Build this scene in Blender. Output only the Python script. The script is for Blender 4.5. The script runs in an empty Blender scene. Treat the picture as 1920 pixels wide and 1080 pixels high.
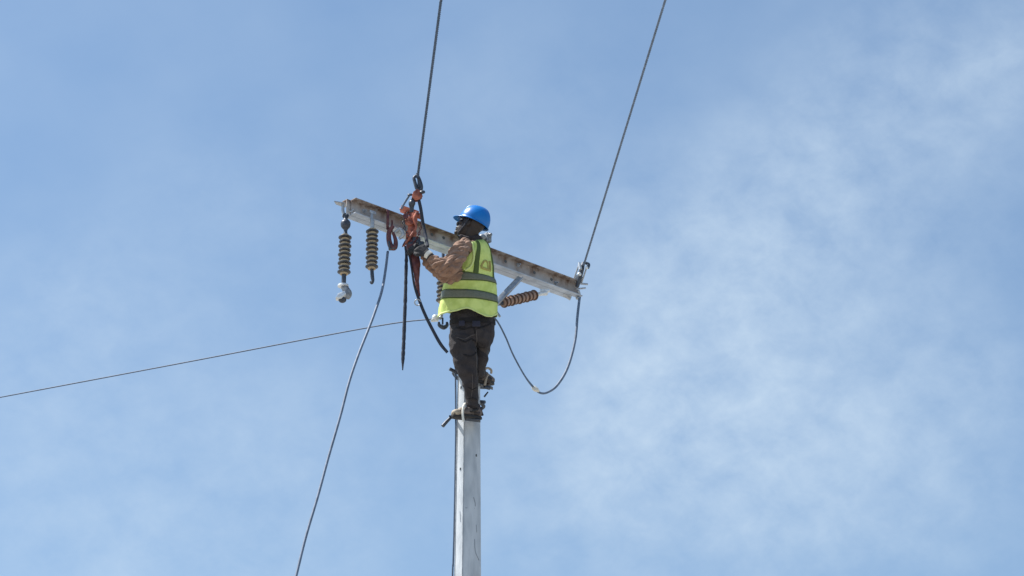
import bpy, bmesh, math, random
from mathutils import Vector, Matrix, noise
R = math.radians
random.seed(4)
scene = bpy.context.scene

# ------------------------------------------------------------ camera
PITCH = 24.0
LENS = 99.8
FPX = LENS / 36 * 1920
CZ = 1.6
cam_d = bpy.data.cameras.new("camera")
cam_d.lens = LENS; cam_d.sensor_width = 36
cam_d.clip_start = 0.1; cam_d.clip_end = 20000
cam = bpy.data.objects.new("camera", cam_d)
scene.collection.objects.link(cam)
cam.location = (0, 0, CZ)
cam.rotation_euler = (R(90 + PITCH), 0, 0)
scene.camera = cam
CAM = Vector((0, 0, CZ))
FW = Vector((0, math.cos(R(PITCH)), math.sin(R(PITCH))))
UP = Vector((0, -math.sin(R(PITCH)), math.cos(R(PITCH))))
RT = Vector((1, 0, 0))

def ray(px, py):
    return FW + RT * ((px - 960) / FPX) + UP * ((540 - py) / FPX)
def at(px, py, Y=20.0):
    d = ray(px, py)
    return CAM + d * (Y / d.y)
def atz(px, py, z):
    d = ray(px, py)
    return CAM + d * ((z - CZ) / d.z)
def mpp(p):                       # metres per pixel at a point
    return (p - CAM).dot(FW) / FPX

# ------------------------------------------------------------ sky and sun
SUN_EL, SUN_AZ = 58.0, -80.0      # azimuth from +Y towards +X
w = bpy.data.worlds.new("World"); scene.world = w; w.use_nodes = True
nt = w.node_tree; nt.nodes.clear()
def N(t, **k):
    n = nt.nodes.new(t)
    for a, b in k.items(): setattr(n, a, b)
    return n
def L(a, b): nt.links.new(a, b)
out = N('ShaderNodeOutputWorld'); bg = N('ShaderNodeBackground')
sky = N('ShaderNodeTexSky', sky_type='NISHITA')
sky.sun_disc = False
sky.sun_elevation = R(SUN_EL); sky.sun_rotation = R(SUN_AZ)
sky.altitude = 300; sky.air_density = 1.0; sky.dust_density = 2.4; sky.ozone_density = 1.6
SKY_STR = 0.125
bg.inputs['Strength'].default_value = SKY_STR
tc = N('ShaderNodeTexCoord')
# thin high cloud: soft banks in fixed directions of the sky, broken up by noise
sep = N('ShaderNodeSeparateXYZ'); L(tc.outputs['Generated'], sep.inputs[0])
def M_(op, a=None, b=None, c=None):
    n = N('ShaderNodeMath', operation=op)
    for i, v in enumerate((a, b, c)):
        if v is None: continue
        if isinstance(v, (int, float)): n.inputs[i].default_value = v
        else: L(v, n.inputs[i])
    return n.outputs[0]
banks = None
def wdir(px, py): return ray(px, py).normalized()
wn = N('ShaderNodeTexNoise'); wn.inputs['Scale'].default_value = 9; wn.inputs['Detail'].default_value = 4
L(tc.outputs['Generated'], wn.inputs['Vector'])
wsub = N('ShaderNodeVectorMath', operation='SUBTRACT'); L(wn.outputs['Color'], wsub.inputs[0]); wsub.inputs[1].default_value = (.5, .5, .5)
wsc = N('ShaderNodeVectorMath', operation='SCALE'); L(wsub.outputs[0], wsc.inputs[0]); wsc.inputs['Scale'].default_value = 0.06
wad = N('ShaderNodeVectorMath', operation='ADD'); L(wsc.outputs[0], wad.inputs[0]); L(tc.outputs['Generated'], wad.inputs[1])
BANKS = [  # px, py, radius in px, weight
 (1830, 100, 360, .56), (1560, 260, 330, .34), (1450, 640, 420, .46), (1160, 560, 330, .38), (1280, 880, 420, .46),
 (1700, 960, 380, .46), (1080, 900, 300, .34), (200, 1000, 460, .52), (500, 400, 280, .20), (60, 640, 240, .22),
 (640, 900, 340, .30), (1000, 250, 320, .22), (300, 560, 280, .14), (1480, 440, 260, .30), (1800, 520, 260, .22), (1880, 760, 240, .2)]
for px, py, rr, wt in BANKS:
    d = wdir(px, py)
    s = N('ShaderNodeVectorMath', operation='DISTANCE'); L(wad.outputs[0], s.inputs[0]); s.inputs[1].default_value = d
    mr = N('ShaderNodeMapRange', interpolation_type='SMOOTHSTEP')
    L(s.outputs['Value'], mr.inputs['Value'])
    mr.inputs['From Min'].default_value = rr / FPX * 1.25; mr.inputs['From Max'].default_value = 0.0
    mr.inputs['To Min'].default_value = 0; mr.inputs['To Max'].default_value = wt
    banks = mr.outputs[0] if banks is None else M_('ADD', banks, mr.outputs[0])
# mottled and streaky texture
mp = N('ShaderNodeMapping'); L(tc.outputs['Generated'], mp.inputs['Vector'])
mp.inputs['Rotation'].default_value = (0, R(35), 0); mp.inputs['Scale'].default_value = (.95, 1, 1.2)
n1 = N('ShaderNodeTexNoise'); L(mp.outputs[0], n1.inputs['Vector'])
n1.inputs['Scale'].default_value = 58; n1.inputs['Detail'].default_value = 8; n1.inputs['Roughness'].default_value = .6; n1.inputs['Distortion'].default_value = .15
n2 = N('ShaderNodeTexNoise'); L(mp.outputs[0], n2.inputs['Vector'])
n2.inputs['Scale'].default_value = 16; n2.inputs['Detail'].default_value = 6
a1 = N('ShaderNodeMapRange'); L(n1.outputs['Fac'], a1.inputs['Value'])
a1.inputs['From Min'].default_value = .32; a1.inputs['From Max'].default_value = .72; a1.inputs['To Min'].default_value = .50; a1.inputs['To Max'].default_value = 1.32
dens = M_('MULTIPLY', banks, a1.outputs[0])
a2 = N('ShaderNodeMapRange'); L(n2.outputs['Fac'], a2.inputs['Value'])
a2.inputs['From Min'].default_value = .35; a2.inputs['From Max'].default_value = .75; a2.inputs['To Min'].default_value = .06; a2.inputs['To Max'].default_value = .32
dens = M_('ADD', dens, a2.outputs[0])
CLOUD_GAIN = 0.5
dens = M_('MULTIPLY', dens, CLOUD_GAIN)
dens = M_('MINIMUM', dens, 0.9)
tint = N('ShaderNodeMix', data_type='RGBA', blend_type='MULTIPLY')
tint.inputs[0].default_value = 1
L(sky.outputs[0], tint.inputs[6]); tint.inputs[7].default_value = (.72, .845, .88, 1)
TINT = tint
cl = N('ShaderNodeMix', data_type='RGBA')
L(dens, cl.inputs[0]); L(tint.outputs[2], cl.inputs[6]); cl.inputs[7].default_value = (3.55, 4.3, 5.05, 1)
CLOUDC = cl
L(cl.outputs[2], bg.inputs['Color']); L(bg.outputs[0], out.inputs[0])

sl = bpy.data.lights.new("sun", 'SUN'); sl.energy = 4.8; sl.angle = R(.5); sl.color = (1, .955, .89)
so = bpy.data.objects.new("sun", sl); scene.collection.objects.link(so)
sd = Vector((math.sin(R(SUN_AZ)) * math.cos(R(SUN_EL)), math.cos(R(SUN_AZ)) * math.cos(R(SUN_EL)), math.sin(R(SUN_EL))))
so.rotation_euler = sd.to_track_quat('Z', 'Y').to_euler(); so.location = (-20, 20, 40)
scene.view_settings.view_transform = 'Standard'; scene.view_settings.look = 'None'
scene.view_settings.gamma = 1; scene.view_settings.exposure = 0.58
scene.render.resolution_x = 1024; scene.render.resolution_y = 576

# ------------------------------------------------------------ materials
def mat(name, col, rough=.6, metal=0., col2=None, scale=20, lo=.4, hi=.62, bump=0., bscale=60, detail=5, stretch=(1, 1, 1), sheen=0, transl=0, coat=0):
    m = bpy.data.materials.new(name); m.use_nodes = True
    t = m.node_tree; p = t.nodes['Principled BSDF']
    p.inputs['Roughness'].default_value = rough; p.inputs['Metallic'].default_value = metal
    p.inputs['Base Color'].default_value = (*col, 1)
    if sheen: p.inputs['Sheen Weight'].default_value = sheen
    if coat: p.inputs['Coat Weight'].default_value = coat
    co = t.nodes.new('ShaderNodeTexCoord'); mpn = t.nodes.new('ShaderNodeMapping')
    t.links.new(co.outputs['Object'], mpn.inputs[0]); mpn.inputs['Scale'].default_value = stretch
    if col2:
        n = t.nodes.new('ShaderNodeTexNoise'); n.inputs['Scale'].default_value = scale; n.inputs['Detail'].default_value = detail
        t.links.new(mpn.outputs[0], n.inputs['Vector'])
        r = t.nodes.new('ShaderNodeMapRange'); r.inputs['From Min'].default_value = lo; r.inputs['From Max'].default_value = hi
        t.links.new(n.outputs['Fac'], r.inputs['Value'])
        mx = t.nodes.new('ShaderNodeMix'); mx.data_type = 'RGBA'
        mx.inputs[6].default_value = (*col, 1); mx.inputs[7].default_value = (*col2, 1)
        t.links.new(r.outputs[0], mx.inputs[0]); t.links.new(mx.outputs[2], p.inputs['Base Color'])
    if bump:
        n = t.nodes.new('ShaderNodeTexNoise'); n.inputs['Scale'].default_value = bscale; n.inputs['Detail'].default_value = 6
        t.links.new(mpn.outputs[0], n.inputs['Vector'])
        b = t.nodes.new('ShaderNodeBump'); b.inputs['Strength'].default_value = bump; b.inputs['Distance'].default_value = .01
        t.links.new(n.outputs['Fac'], b.inputs['Height']); t.links.new(b.outputs[0], p.inputs['Normal'])
    return m

MT = dict(
 soil=mat('dry_soil', (.29, .275, .25), .95, col2=(.24, .23, .20), scale=.4, bump=.5, bscale=3),
 pole=mat('pole_concrete', (.56, .595, .635), .7, col2=(.40, .435, .475), scale=13, lo=.42, hi=.68, bump=.5, bscale=30, stretch=(1, 1, .3)),
 chip_and_hole=mat('dark_chip_and_hole_shade', (.10, .11, .12), .9),
 galv=mat('galvanised_steel', (.48, .50, .53), .45, .55, col2=(.33, .35, .38), scale=40, bump=.1),
 galvb=mat('bright_zinc', (.80, .82, .83), .3, .4, col2=(.62, .64, .66), scale=50),
 gdark=mat('dull_zinc', (.17, .18, .20), .5, .3, col2=(.30, .32, .34), scale=30),
 dsteel=mat('dark_steel', (.045, .055, .075), .45, .4, col2=(.08, .09, .11), scale=60),
 glazed=mat('insulator_shed', (.04, .042, .052), .35, 0, col2=(.065, .064, .07), scale=30),
 core=mat('insulator_core', (.52, .40, .25), .6, 0, col2=(.42, .31, .19), scale=50),
 warm_lit_shed=mat('warm_lit_insulator_shed', (.085, .045, .035), .35, 0, col2=(.13, .07, .05), scale=40),  # same kind of shed as the others; its warmer light is put into the colour
 warm_lit_core=mat('warm_lit_insulator_core', (.36, .23, .17), .5),  # core of the same kind, the different light painted into its tone
 wire=mat('aluminium_conductor', (.15, .20, .29), .6, .0, col2=(.10, .14, .21), scale=30),
 wired=mat('dark_wire', (.05, .085, .145), .6, .0, col2=(.075, .11, .18), scale=30),
 rope=mat('dark_rope', (.015, .025, .05), .85, col2=(.04, .045, .06), scale=90, bump=.5, bscale=150),
 hoist=mat('worn_orange_paint', (.55, .17, .10), .5, .1, col2=(.17, .05, .04), scale=18, bump=.2),
 hoistd=mat('maroon_paint', (.10, .032, .04), .5, .2, col2=(.17, .06, .055), scale=30),
 skin=mat('dark_skin', (.028, .018, .016), .5, col2=(.022, .014, .013), scale=25),
 jacket=mat('dusty_brown_jacket', (.30, .175, .12), .9, col2=(.22, .125, .085), scale=22, bump=.4, bscale=90, sheen=.1),
 scarf=mat('dark_neck_cloth', (.03, .024, .028), .95, col2=(.05, .042, .045), scale=30, bump=.5, bscale=60),
 vest=mat('hi_vis_fabric', (.64, .76, .24), .85, col2=(.50, .62, .16), scale=14, bump=.25, bscale=110),
 vtrim=mat('olive_vest_trim', (.075, .115, .03), .85),
 vpipe=mat('pale_vest_binding', (.62, .72, .28), .8),
 band=mat('grey_reflective_tape', (.11, .128, .095), .55, .1, col2=(.15, .165, .13), scale=60, stretch=(1, 1, 4)),
 logo=mat('ochre_print', (.38, .36, .10), .8, col2=(.32, .25, .09), scale=40),
 trouser=mat('dark_brown_denim', (.028, .025, .029), .95, col2=(.043, .037, .040), scale=16, bump=.5, bscale=90),
 belt=mat('navy_webbing', (.025, .025, .045), .8),
 helmet=mat('blue_helmet_shell', (.0, .17, .56), .32, col2=(.002, .15, .50), scale=8),
 glint=mat('painted_glint', (.75, .85, .75), .4),  # pale colour of the painted sun glint on the helmet
 glove=mat('dark_glove', (.020, .021, .026), .85, col2=(.035, .035, .04), scale=40, bump=.4, bscale=90),
 boot=mat('brown_boot_leather', (.16, .125, .11), .75, col2=(.10, .08, .07), scale=25, bump=.3),
 boott=mat('tan_boot_leather', (.42, .36, .28), .7, col2=(.3, .25, .2), scale=30),
 sole=mat('black_rubber', (.022, .02, .02), .7),
 seam=mat('faded_denim_seam', (.085, .075, .075), .95),
 crease=mat('dark_edge_and_fold_shade', (.012, .011, .014), .95),  # pocket edges and belt; on creases the shade of the fold as colour
 crack=mat('concrete_crack', (.25, .28, .32), .9),
 edge_line=mat('facet_edge_line', (.34, .37, .40), .85, col2=(.5, .52, .54), scale=20),
 white=mat('off_white_cloth', (.7, .68, .62), .8),
)
# crossarm: painted channel with rust, deepened towards the web's upper edge to paint in flange shade
def crossarm_mat():
    m = bpy.data.materials.new('weathered_crossarm'); m.use_nodes = True
    t = m.node_tree; p = t.nodes['Principled BSDF']; p.inputs['Roughness'].default_value = .65; p.inputs['Metallic'].default_value = .1
    co = t.nodes.new('ShaderNodeTexCoord')
    mpn = t.nodes.new('ShaderNodeMapping'); mpn.inputs['Scale'].default_value = (1, 1, .6); t.links.new(co.outputs['Object'], mpn.inputs[0])
    n = t.nodes.new('ShaderNodeTexNoise'); n.inputs['Scale'].default_value = 9; n.inputs['Detail'].default_value = 8; n.inputs['Roughness'].default_value = .65
    t.links.new(mpn.outputs[0], n.inputs['Vector'])
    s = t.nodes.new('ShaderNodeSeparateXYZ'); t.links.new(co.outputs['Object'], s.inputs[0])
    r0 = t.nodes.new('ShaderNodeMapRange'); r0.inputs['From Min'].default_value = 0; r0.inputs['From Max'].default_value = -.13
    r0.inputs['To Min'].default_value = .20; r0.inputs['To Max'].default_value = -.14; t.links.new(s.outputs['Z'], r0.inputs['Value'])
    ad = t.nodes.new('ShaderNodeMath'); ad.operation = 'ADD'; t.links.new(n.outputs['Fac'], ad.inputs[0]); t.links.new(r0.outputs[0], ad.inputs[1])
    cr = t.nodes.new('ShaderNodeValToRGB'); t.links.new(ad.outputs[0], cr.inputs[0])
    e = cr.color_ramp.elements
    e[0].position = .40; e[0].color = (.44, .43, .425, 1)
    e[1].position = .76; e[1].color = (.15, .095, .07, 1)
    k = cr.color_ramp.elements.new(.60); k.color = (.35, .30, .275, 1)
    # the lower flange is paler and bluer than the rusty web
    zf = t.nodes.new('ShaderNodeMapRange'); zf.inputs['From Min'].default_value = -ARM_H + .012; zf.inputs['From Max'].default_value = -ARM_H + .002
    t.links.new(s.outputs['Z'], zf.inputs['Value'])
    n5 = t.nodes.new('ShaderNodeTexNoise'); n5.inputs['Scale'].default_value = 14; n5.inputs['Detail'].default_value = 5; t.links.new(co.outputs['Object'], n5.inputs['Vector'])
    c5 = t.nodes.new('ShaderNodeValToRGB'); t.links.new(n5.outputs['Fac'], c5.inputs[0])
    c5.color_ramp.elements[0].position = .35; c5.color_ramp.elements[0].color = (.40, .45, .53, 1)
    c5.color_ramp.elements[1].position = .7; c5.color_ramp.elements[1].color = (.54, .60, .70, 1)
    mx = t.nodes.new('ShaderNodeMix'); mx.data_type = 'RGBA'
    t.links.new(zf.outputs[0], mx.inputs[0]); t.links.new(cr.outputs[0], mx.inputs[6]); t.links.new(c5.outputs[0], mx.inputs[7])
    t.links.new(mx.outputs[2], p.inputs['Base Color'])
    b = t.nodes.new('ShaderNodeBump'); b.inputs['Strength'].default_value = .4; b.inputs['Distance'].default_value = .005
    n3 = t.nodes.new('ShaderNodeTexNoise'); n3.inputs['Scale'].default_value = 45; n3.inputs['Detail'].default_value = 5
    t.links.new(co.outputs['Object'], n3.inputs['Vector']); t.links.new(n3.outputs['Fac'], b.inputs['Height']); t.links.new(b.outputs[0], p.inputs['Normal'])
    return m
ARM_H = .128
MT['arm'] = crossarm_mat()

# ------------------------------------------------------------ mesh building
def frame_for(t, ref=None):
    t = t.normalized()
    a = t.cross(ref if ref is not None else FW)
    if a.length < .05: a = t.cross(Vector((1, 0, .3)))
    a.normalize(); b = a.cross(t).normalized()
    return a, b

def spline(pts, k=6):
    """Catmull-Rom through tuples/vectors of any length"""
    P = [list(p) for p in pts]; n = len(P)
    if n < 3 or k < 2: return P
    o = []
    for i in range(n - 1):
        p0 = P[i - 1] if i else [2 * x - y for x, y in zip(P[0], P[1])]
        p1, p2 = P[i], P[i + 1]
        p3 = P[i + 2] if i + 2 < n else [2 * x - y for x, y in zip(P[-1], P[-2])]
        for j in range(k):
            t = j / k
            o.append([.5 * (2 * b + (c - a) * t + (2 * a - 5 * b + 4 * c - d) * t * t + (3 * b - a - 3 * c + d) * t ** 3) for a, b, c, d in zip(p0, p1, p2, p3)])
    o.append(P[-1]); return o

class MB:
    def __init__(s): s.v = []; s.f = []
    def add(s, V, F):
        o = len(s.v); s.v += [Vector(x) for x in V]; s.f += [tuple(i + o for i in q) for q in F]
    def rings(s, rings, cap=True, closed=True):
        n = len(rings[0]); V = [p for r in rings for p in r]; F = []
        for i in range(len(rings) - 1):
            for j in range(n if closed else n - 1):
                k = (j + 1) % n
                F.append((i * n + j, i * n + k, (i + 1) * n + k, (i + 1) * n + j))
        if cap and closed:
            F.append(tuple(range(n - 1, -1, -1))); F.append(tuple((len(rings) - 1) * n + j for j in range(n)))
        s.add(V, F)
    def tube(s, pts, r, seg=10, k=6, wob=0):
        """pts: vectors; r: number or list of radii"""
        rr = r if isinstance(r, (list, tuple)) else [r] * len(pts)
        P = spline([(*p, q) for p, q in zip(pts, rr)], k)
        pos = [Vector(p[:3]) for p in P]; prev = None; rings = []
        for i, p in enumerate(pos):
            t = (pos[min(i + 1, len(pos) - 1)] - pos[max(i - 1, 0)]).normalized()
            if prev is None: a, b = frame_for(t)
            else:
                a = prev - t * prev.dot(t); a.normalize(); b = t.cross(a) * -1
                b = a.cross(t)
            prev = a
            rad = max(P[i][3], 1e-4)
            if wob: rad *= 1 + wob * noise.noise(p * 40)
            rings.append([p + (a * math.cos(u) + b * math.sin(u)) * rad for u in (2 * math.pi * j / seg for j in range(seg))])
        s.rings(rings)
    def loft(s, secs, seg=24, k=4, ref=None, cap=True):
        """secs: (Vector centre, half width across the view, half depth)"""
        P = spline([(*c, a, b) for c, a, b in secs], k)
        pos = [Vector(p[:3]) for p in P]; rings = []
        for i, p in enumerate(pos):
            t = (pos[min(i + 1, len(pos) - 1)] - pos[max(i - 1, 0)])
            a, b = frame_for(t, ref)
            rings.append([p + a * math.cos(u) * P[i][3] + b * math.sin(u) * P[i][4] for u in (2 * math.pi * j / seg for j in range(seg))])
        s.rings(rings, cap)
    def box(s, c, ax, ay, az):
        """half-extent vectors"""
        c = Vector(c); V = [c + ax * i + ay * j + az * k for i in (-1, 1) for j in (-1, 1) for k in (-1, 1)]
        s.add(V, [(0, 1, 3, 2), (4, 6, 7, 5), (0, 4, 5, 1), (2, 3, 7, 6), (0, 2, 6, 4), (1, 5, 7, 3)])
    def ell(s, c, ax, ay, az, n=16, m=10):
        c = Vector(c); V = []; F = []
        for i in range(m + 1):
            th = math.pi * i / m
            for j in range(n):
                u = 2 * math.pi * j / n
                V.append(c + az * math.cos(th) + (ax * math.cos(u) + ay * math.sin(u)) * max(math.sin(th), 1e-3))
        for i in range(m):
            for j in range(n):
                k = (j + 1) % n; F.append((i * n + j, (i + 1) * n + j, (i + 1) * n + k, i * n + k))
        s.add(V, F)
    def lathe(s, p0, axis, prof, seg=24):
        """prof: (distance along axis, radius)"""
        axis = axis.normalized(); a, b = frame_for(axis)
        s.rings([[p0 + axis * h + (a * math.cos(u) + b * math.sin(u)) * max(r, 1e-4) for u in (2 * math.pi * j / seg for j in range(seg))] for h, r in prof])
    def prism(s, outline, ext):
        n = len(outline); V = [Vector(p) for p in outline] + [Vector(p) + ext for p in outline]
        F = [tuple(range(n)), tuple(range(2 * n - 1, n - 1, -1))] + [(i, i + n, (i + 1) % n + n, (i + 1) % n) for i in range(n)]
        s.add(V, F)
    def ring(s, c, a, b, r, t, seg=28, arc=2 * math.pi, st=0):
        pts = [c + a * math.cos(st + arc * i / seg) * r + b * math.sin(st + arc * i / seg) * r for i in range(seg + 1)]
        s.tube(pts, t, 8, 1)
    def mesh(s, name, org):
        me = bpy.data.meshes.new(name); me.from_pydata([tuple(v - org) for v in s.v], [], s.f); me.update()
        bm = bmesh.new(); bm.from_mesh(me); bmesh.ops.recalc_face_normals(bm, faces=bm.faces); bm.to_mesh(me); bm.free()
        return me
    def build(s, name, m, parent=None, smooth=40, bevel=0, remesh=0, smi=0, solid=0, disp=None):
        org = ORG[parent.name] if parent else bottom(s.v)
        me = s.mesh(name, org)
        o = bpy.data.objects.new(name, me); scene.collection.objects.link(o)
        if parent: o.parent = parent
        else: o.location = org
        if remesh or bevel or solid:
            if solid:
                x = o.modifiers.new('s', 'SOLIDIFY'); x.thickness = solid; x.offset = 0
            if remesh:
                x = o.modifiers.new('r', 'REMESH'); x.mode = 'VOXEL'; x.voxel_size = remesh
                if smi: y = o.modifiers.new('m', 'SMOOTH'); y.iterations = smi; y.factor = .5
            if bevel:
                x = o.modifiers.new('b', 'BEVEL'); x.width = bevel; x.segments = 2; x.limit_method = 'ANGLE'; x.angle_limit = R(35)
            dg = bpy.context.evaluated_depsgraph_get(); dg.update()
            me2 = bpy.data.meshes.new_from_object(o.evaluated_get(dg)); o.modifiers.clear()
            o.data = me2; me2.name = name; bpy.data.meshes.remove(me); me = me2
        if disp:
            me.update()
            nn = [v.normal.copy() for v in me.vertices]
            for v, q in zip(me.vertices, nn): v.co += q * disp(v.co + org)
            me.update()
        me.materials.clear(); me.materials.append(MT[m])
        me.polygons.foreach_set('use_smooth', [True] * len(me.polygons))
        if smooth < 180:
            try: me.set_sharp_from_angle(angle=R(smooth))
            except Exception: pass
        ORG[o.name] = org
        return o
ORG = {}
def bottom(V):
    xs = [v.x for v in V]; ys = [v.y for v in V]; zs = [v.z for v in V]
    return Vector(((min(xs) + max(xs)) / 2, (min(ys) + max(ys)) / 2, min(zs)))
def thing(name, loc, label, cat, group=None):
    o = bpy.data.objects.new(name, None); scene.collection.objects.link(o)
    o.location = loc; o.empty_display_size = .1; ORG[o.name] = Vector(loc)
    return tag(o, label, cat, group)
def tag(o, label, cat, group=None):
    o['label'] = label; o['category'] = cat
    if group: o['group'] = group
    return o

# ------------------------------------------------------------ ground
g = MB()
S = 3000; n = 24
xs = [(-1 + 2 * i / n) for i in range(n + 1)]
xs = [math.copysign(abs(x) ** 2.2, x) * S for x in xs]
V = [Vector((x, y + 10, .25 * noise.noise(Vector((x * .02, y * .02, 0))))) for y in xs for x in xs]
F = [(j * (n + 1) + i, j * (n + 1) + i + 1, (j + 1) * (n + 1) + i + 1, (j + 1) * (n + 1) + i) for j in range(n) for i in range(n)]
g.add(V, F)
go = g.build('ground', 'soil'); go['kind'] = 'structure'

# ------------------------------------------------------------ pole and crossarm
PX, PY = at(878.5, 900, 20).x, 20.0
# crossarm top edge passes two pixels at one height
ZT = at(878, 448, 19.82).z
A0 = atz(667, 370, ZT); A1 = atz(1050, 512, ZT)
U = (A1 - A0); U.z = 0; U.normalize()
NN = Vector((U.y, -U.x, 0))          # towards the camera and to the right
ARM_H, FL = .128, .058
END = 2.06 * (A1 - A0).length / (A1 - A0).length
t_end = ((atz(1092, 528, ZT) - A0).dot(U))
ZP = Vector((0, 0, 1))
pole = thing('utility_pole', (PX, PY, 0), 'pale eight-sided concrete power pole carrying a steel crossarm', 'pole')
PTOP = ZT + .02
def oct_r(z): return .0865 + (at(878, 800, 20).z - z) * .0085      # half width across flats
def oct_ring(z, grow=0):
    r = (oct_r(z) + grow) / math.cos(math.pi / 8)
    return [Vector((PX + r * math.cos(math.pi / 8 + i * math.pi / 4), PY + r * math.sin(math.pi / 8 + i * math.pi / 4), z)) for i in range(8)]
b = MB(); nz = 60
b.rings([oct_ring(-.3 + (PTOP + .3) * i / nz) for i in range(nz + 1)])
b.build('shaft', 'pole', pole, smooth=20, bevel=.006)
# added edge lines, chips and cracks on the faces seen
b = MB()
def crack(pts, r=.0035):
    P = []
    for px, py in pts:
        p = at(px, py, PY)
        P.append(p)
    Q = []
    for p in P:
        rr = oct_r(p.z); x = p.x - PX; fh = rr * math.tan(math.pi / 8)
        y = PY - rr if abs(x) < fh else PY - rr + (abs(x) - fh)
        Q.append(Vector((p.x, y + r * .3, p.z)))
    b.tube(Q, r, 6, 3)
for L_ in ([(873, 960), (890, 960)], [(888, 940), (891, 950), (891, 956)], [(890, 1018), (891, 1040), (898, 1055)]):
    b = MB(); crack(L_, .0038); b.build('surface_crack', 'crack', pole)
for k in (5, 6):
    b = MB(); b.tube([oct_ring(z_, .001)[k - 1 if k == 5 else k - 1] for z_ in [PTOP - .1 - i * .35 for i in range(31)]], .0035, 6, 2, wob=.5); b.build('facet_edge_line', 'edge_line', pole)  # made-up dark lines, added to mark the facet edges
for L_ in ([(893, 990), (894, 1004)], [(863, 965), (864, 985)]):
    b = MB(); crack(L_, .003); b.build('surface_crack', 'crack', pole)
for p in ((893, 858), (864, 883), (865, 730)):
    b = MB(); crack([p, (p[0] - .3, p[1] + 4)], .007); b.build('chip', 'chip_and_hole', pole)
# crossarm: two channels back to back
arm = MB()
def channel(org, side, s0, s1):
    """C section, web at org, flanges pointing to side*NN"""
    th = .008; f = FL
    prof = [(0, 0), (f, 0), (f, -th), (th, -th * 1.4), (th, -ARM_H + th * 1.4), (f, -ARM_H + th), (f, -ARM_H), (0, -ARM_H)]
    rings = []
    for s in (s0, s1):
        rings.append([org + U * s + NN * (side * a) + ZP * z for a, z in prof])
    arm.rings(rings)
front0 = A0 - NN * FL           # web back plane of the front channel (A0 is the toe of the upper flange)
channel(front0, 1, 0, t_end)
back0 = front0 - NN * .004
channel(back0, -1, -.035, t_end - .06)
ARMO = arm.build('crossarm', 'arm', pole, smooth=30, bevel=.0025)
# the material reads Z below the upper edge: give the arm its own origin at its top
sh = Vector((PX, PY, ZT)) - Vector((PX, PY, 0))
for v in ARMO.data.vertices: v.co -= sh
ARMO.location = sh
def armpt(px, py, off=0.):
    """point on the plane `off` metres in front of the toes of the front channel, seen at the pixel"""
    d = ray(px, py); pl = A0 + NN * off
    return CAM + d * ((pl - CAM).dot(NN) / d.dot(NN))
def webpt(px, py, off=.001): return armpt(px, py, -FL + .008 + off)
def sub(mb, name, m, par, **k):
    """a sub-part whose parent mesh has a shifted origin"""
    o = mb.build(name, m, pole, **k); o.parent = par; o.location = -sh if par is ARMO else (0, 0, 0); return o
for px, py in ((832, 446), (810, 440), (948, 490), (1002, 511), (1034, 524)):
    h = MB(); c = webpt(px, py)
    h.lathe(c - NN * .002, NN, [(0, .013), (.0035, .0125)], 16)
    sub(h, 'bolt_hole', 'chip_and_hole', ARMO)  # dark disc on the web; the shade inside the hole is its colour
for px, py in ((682, 396), (705, 392), (971, 497), (1042, 531)):
    h = MB(); c = webpt(px, py)
    h.lathe(c, NN, [(0, .017), (.003, .017), (.003, .011), (.012, .011), (.012, .006), (.03, .006)], 6)
    sub(h, 'bolt', 'galv', ARMO)
# through plate that ties the two channels at the left end, with a pointed washer plate
h = MB(); c = at(640, 383, (A0 - NN * .10 - U * .05).y)
ax = U * .055; ay = NN * .03
h.prism([c - ax * 1.25, c - ax * .5 - ay, c + ax - ay, c + ax * 1.1 + ay, c - ax * .1 + ay * .8], ZP * .007)
h.tube([at(643, 384, c.y), at(643, 396, c.y), at(647, 408, c.y)], .012, 8)
h.tube([at(652, 392, c.y), at(658, 397, c.y), at(663, 392, c.y)], .007, 8)
sub(h, 'end_plate', 'galv', ARMO, bevel=.001)
# strap hanger round the lower flange for the second insulator
h = MB(); q = armpt(697, 405, .012)
h.box(armpt(697, 411, .006), U * .012, NN * .003, ZP * .062)
h.box(armpt(699, 398, .006), U * .03, NN * .004, ZP * .012)
sub(h, 'hanger_strap', 'galv', ARMO, bevel=.002)
# small plates and bolt ends at the right end
ye = (A0 + U * t_end).y
h = MB()
for (x0, y0, x1, y1, r) in ((1082, 531, 1102, 533, .008), (1080, 542, 1098, 540, .007), (1084, 545, 1087, 556, .013)):
    h.tube([at(x0, y0, ye - .03), at(x1, y1, ye)], r, 8, 1)
h.prism([at(1040, 541, ye - .08), at(1050, 541, ye - .08), at(1072, 553, ye - .02), at(1069, 559, ye - .02)], Vector((0, .05, 0)))
h.lathe(at(1084, 556, ye), -ZP, [(0, .012), (.01, .02), (.02, .02)], 8)
sub(h, 'end_bolts', 'galv', ARMO, bevel=.001)
# brace from crossarm down to the pole (angle iron), both sides
for pa, pb in (((976, 520), (934, 566)), ):
    h = MB(); a = armpt(*pa, off=-.02); c = Vector((PX + .09, PY - .09, at(900, 600, 20).z))
    c = at(900, 600, 19.93)
    d = (c - a).normalized(); s_ = d.cross(Vector((0, 1, 0))).normalized() * .024; th = Vector((0, 1, 0)) * .003
    h.box((a + c) / 2, d * ((c - a).length / 2), s_, th)
    h.box((a + c) / 2 + s_ + Vector((0, -.02, 0)), d * ((c - a).length / 2), s_ * .12, Vector((0, .02, 0)))
    h.build('brace', 'galv', pole, bevel=.001)
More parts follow.
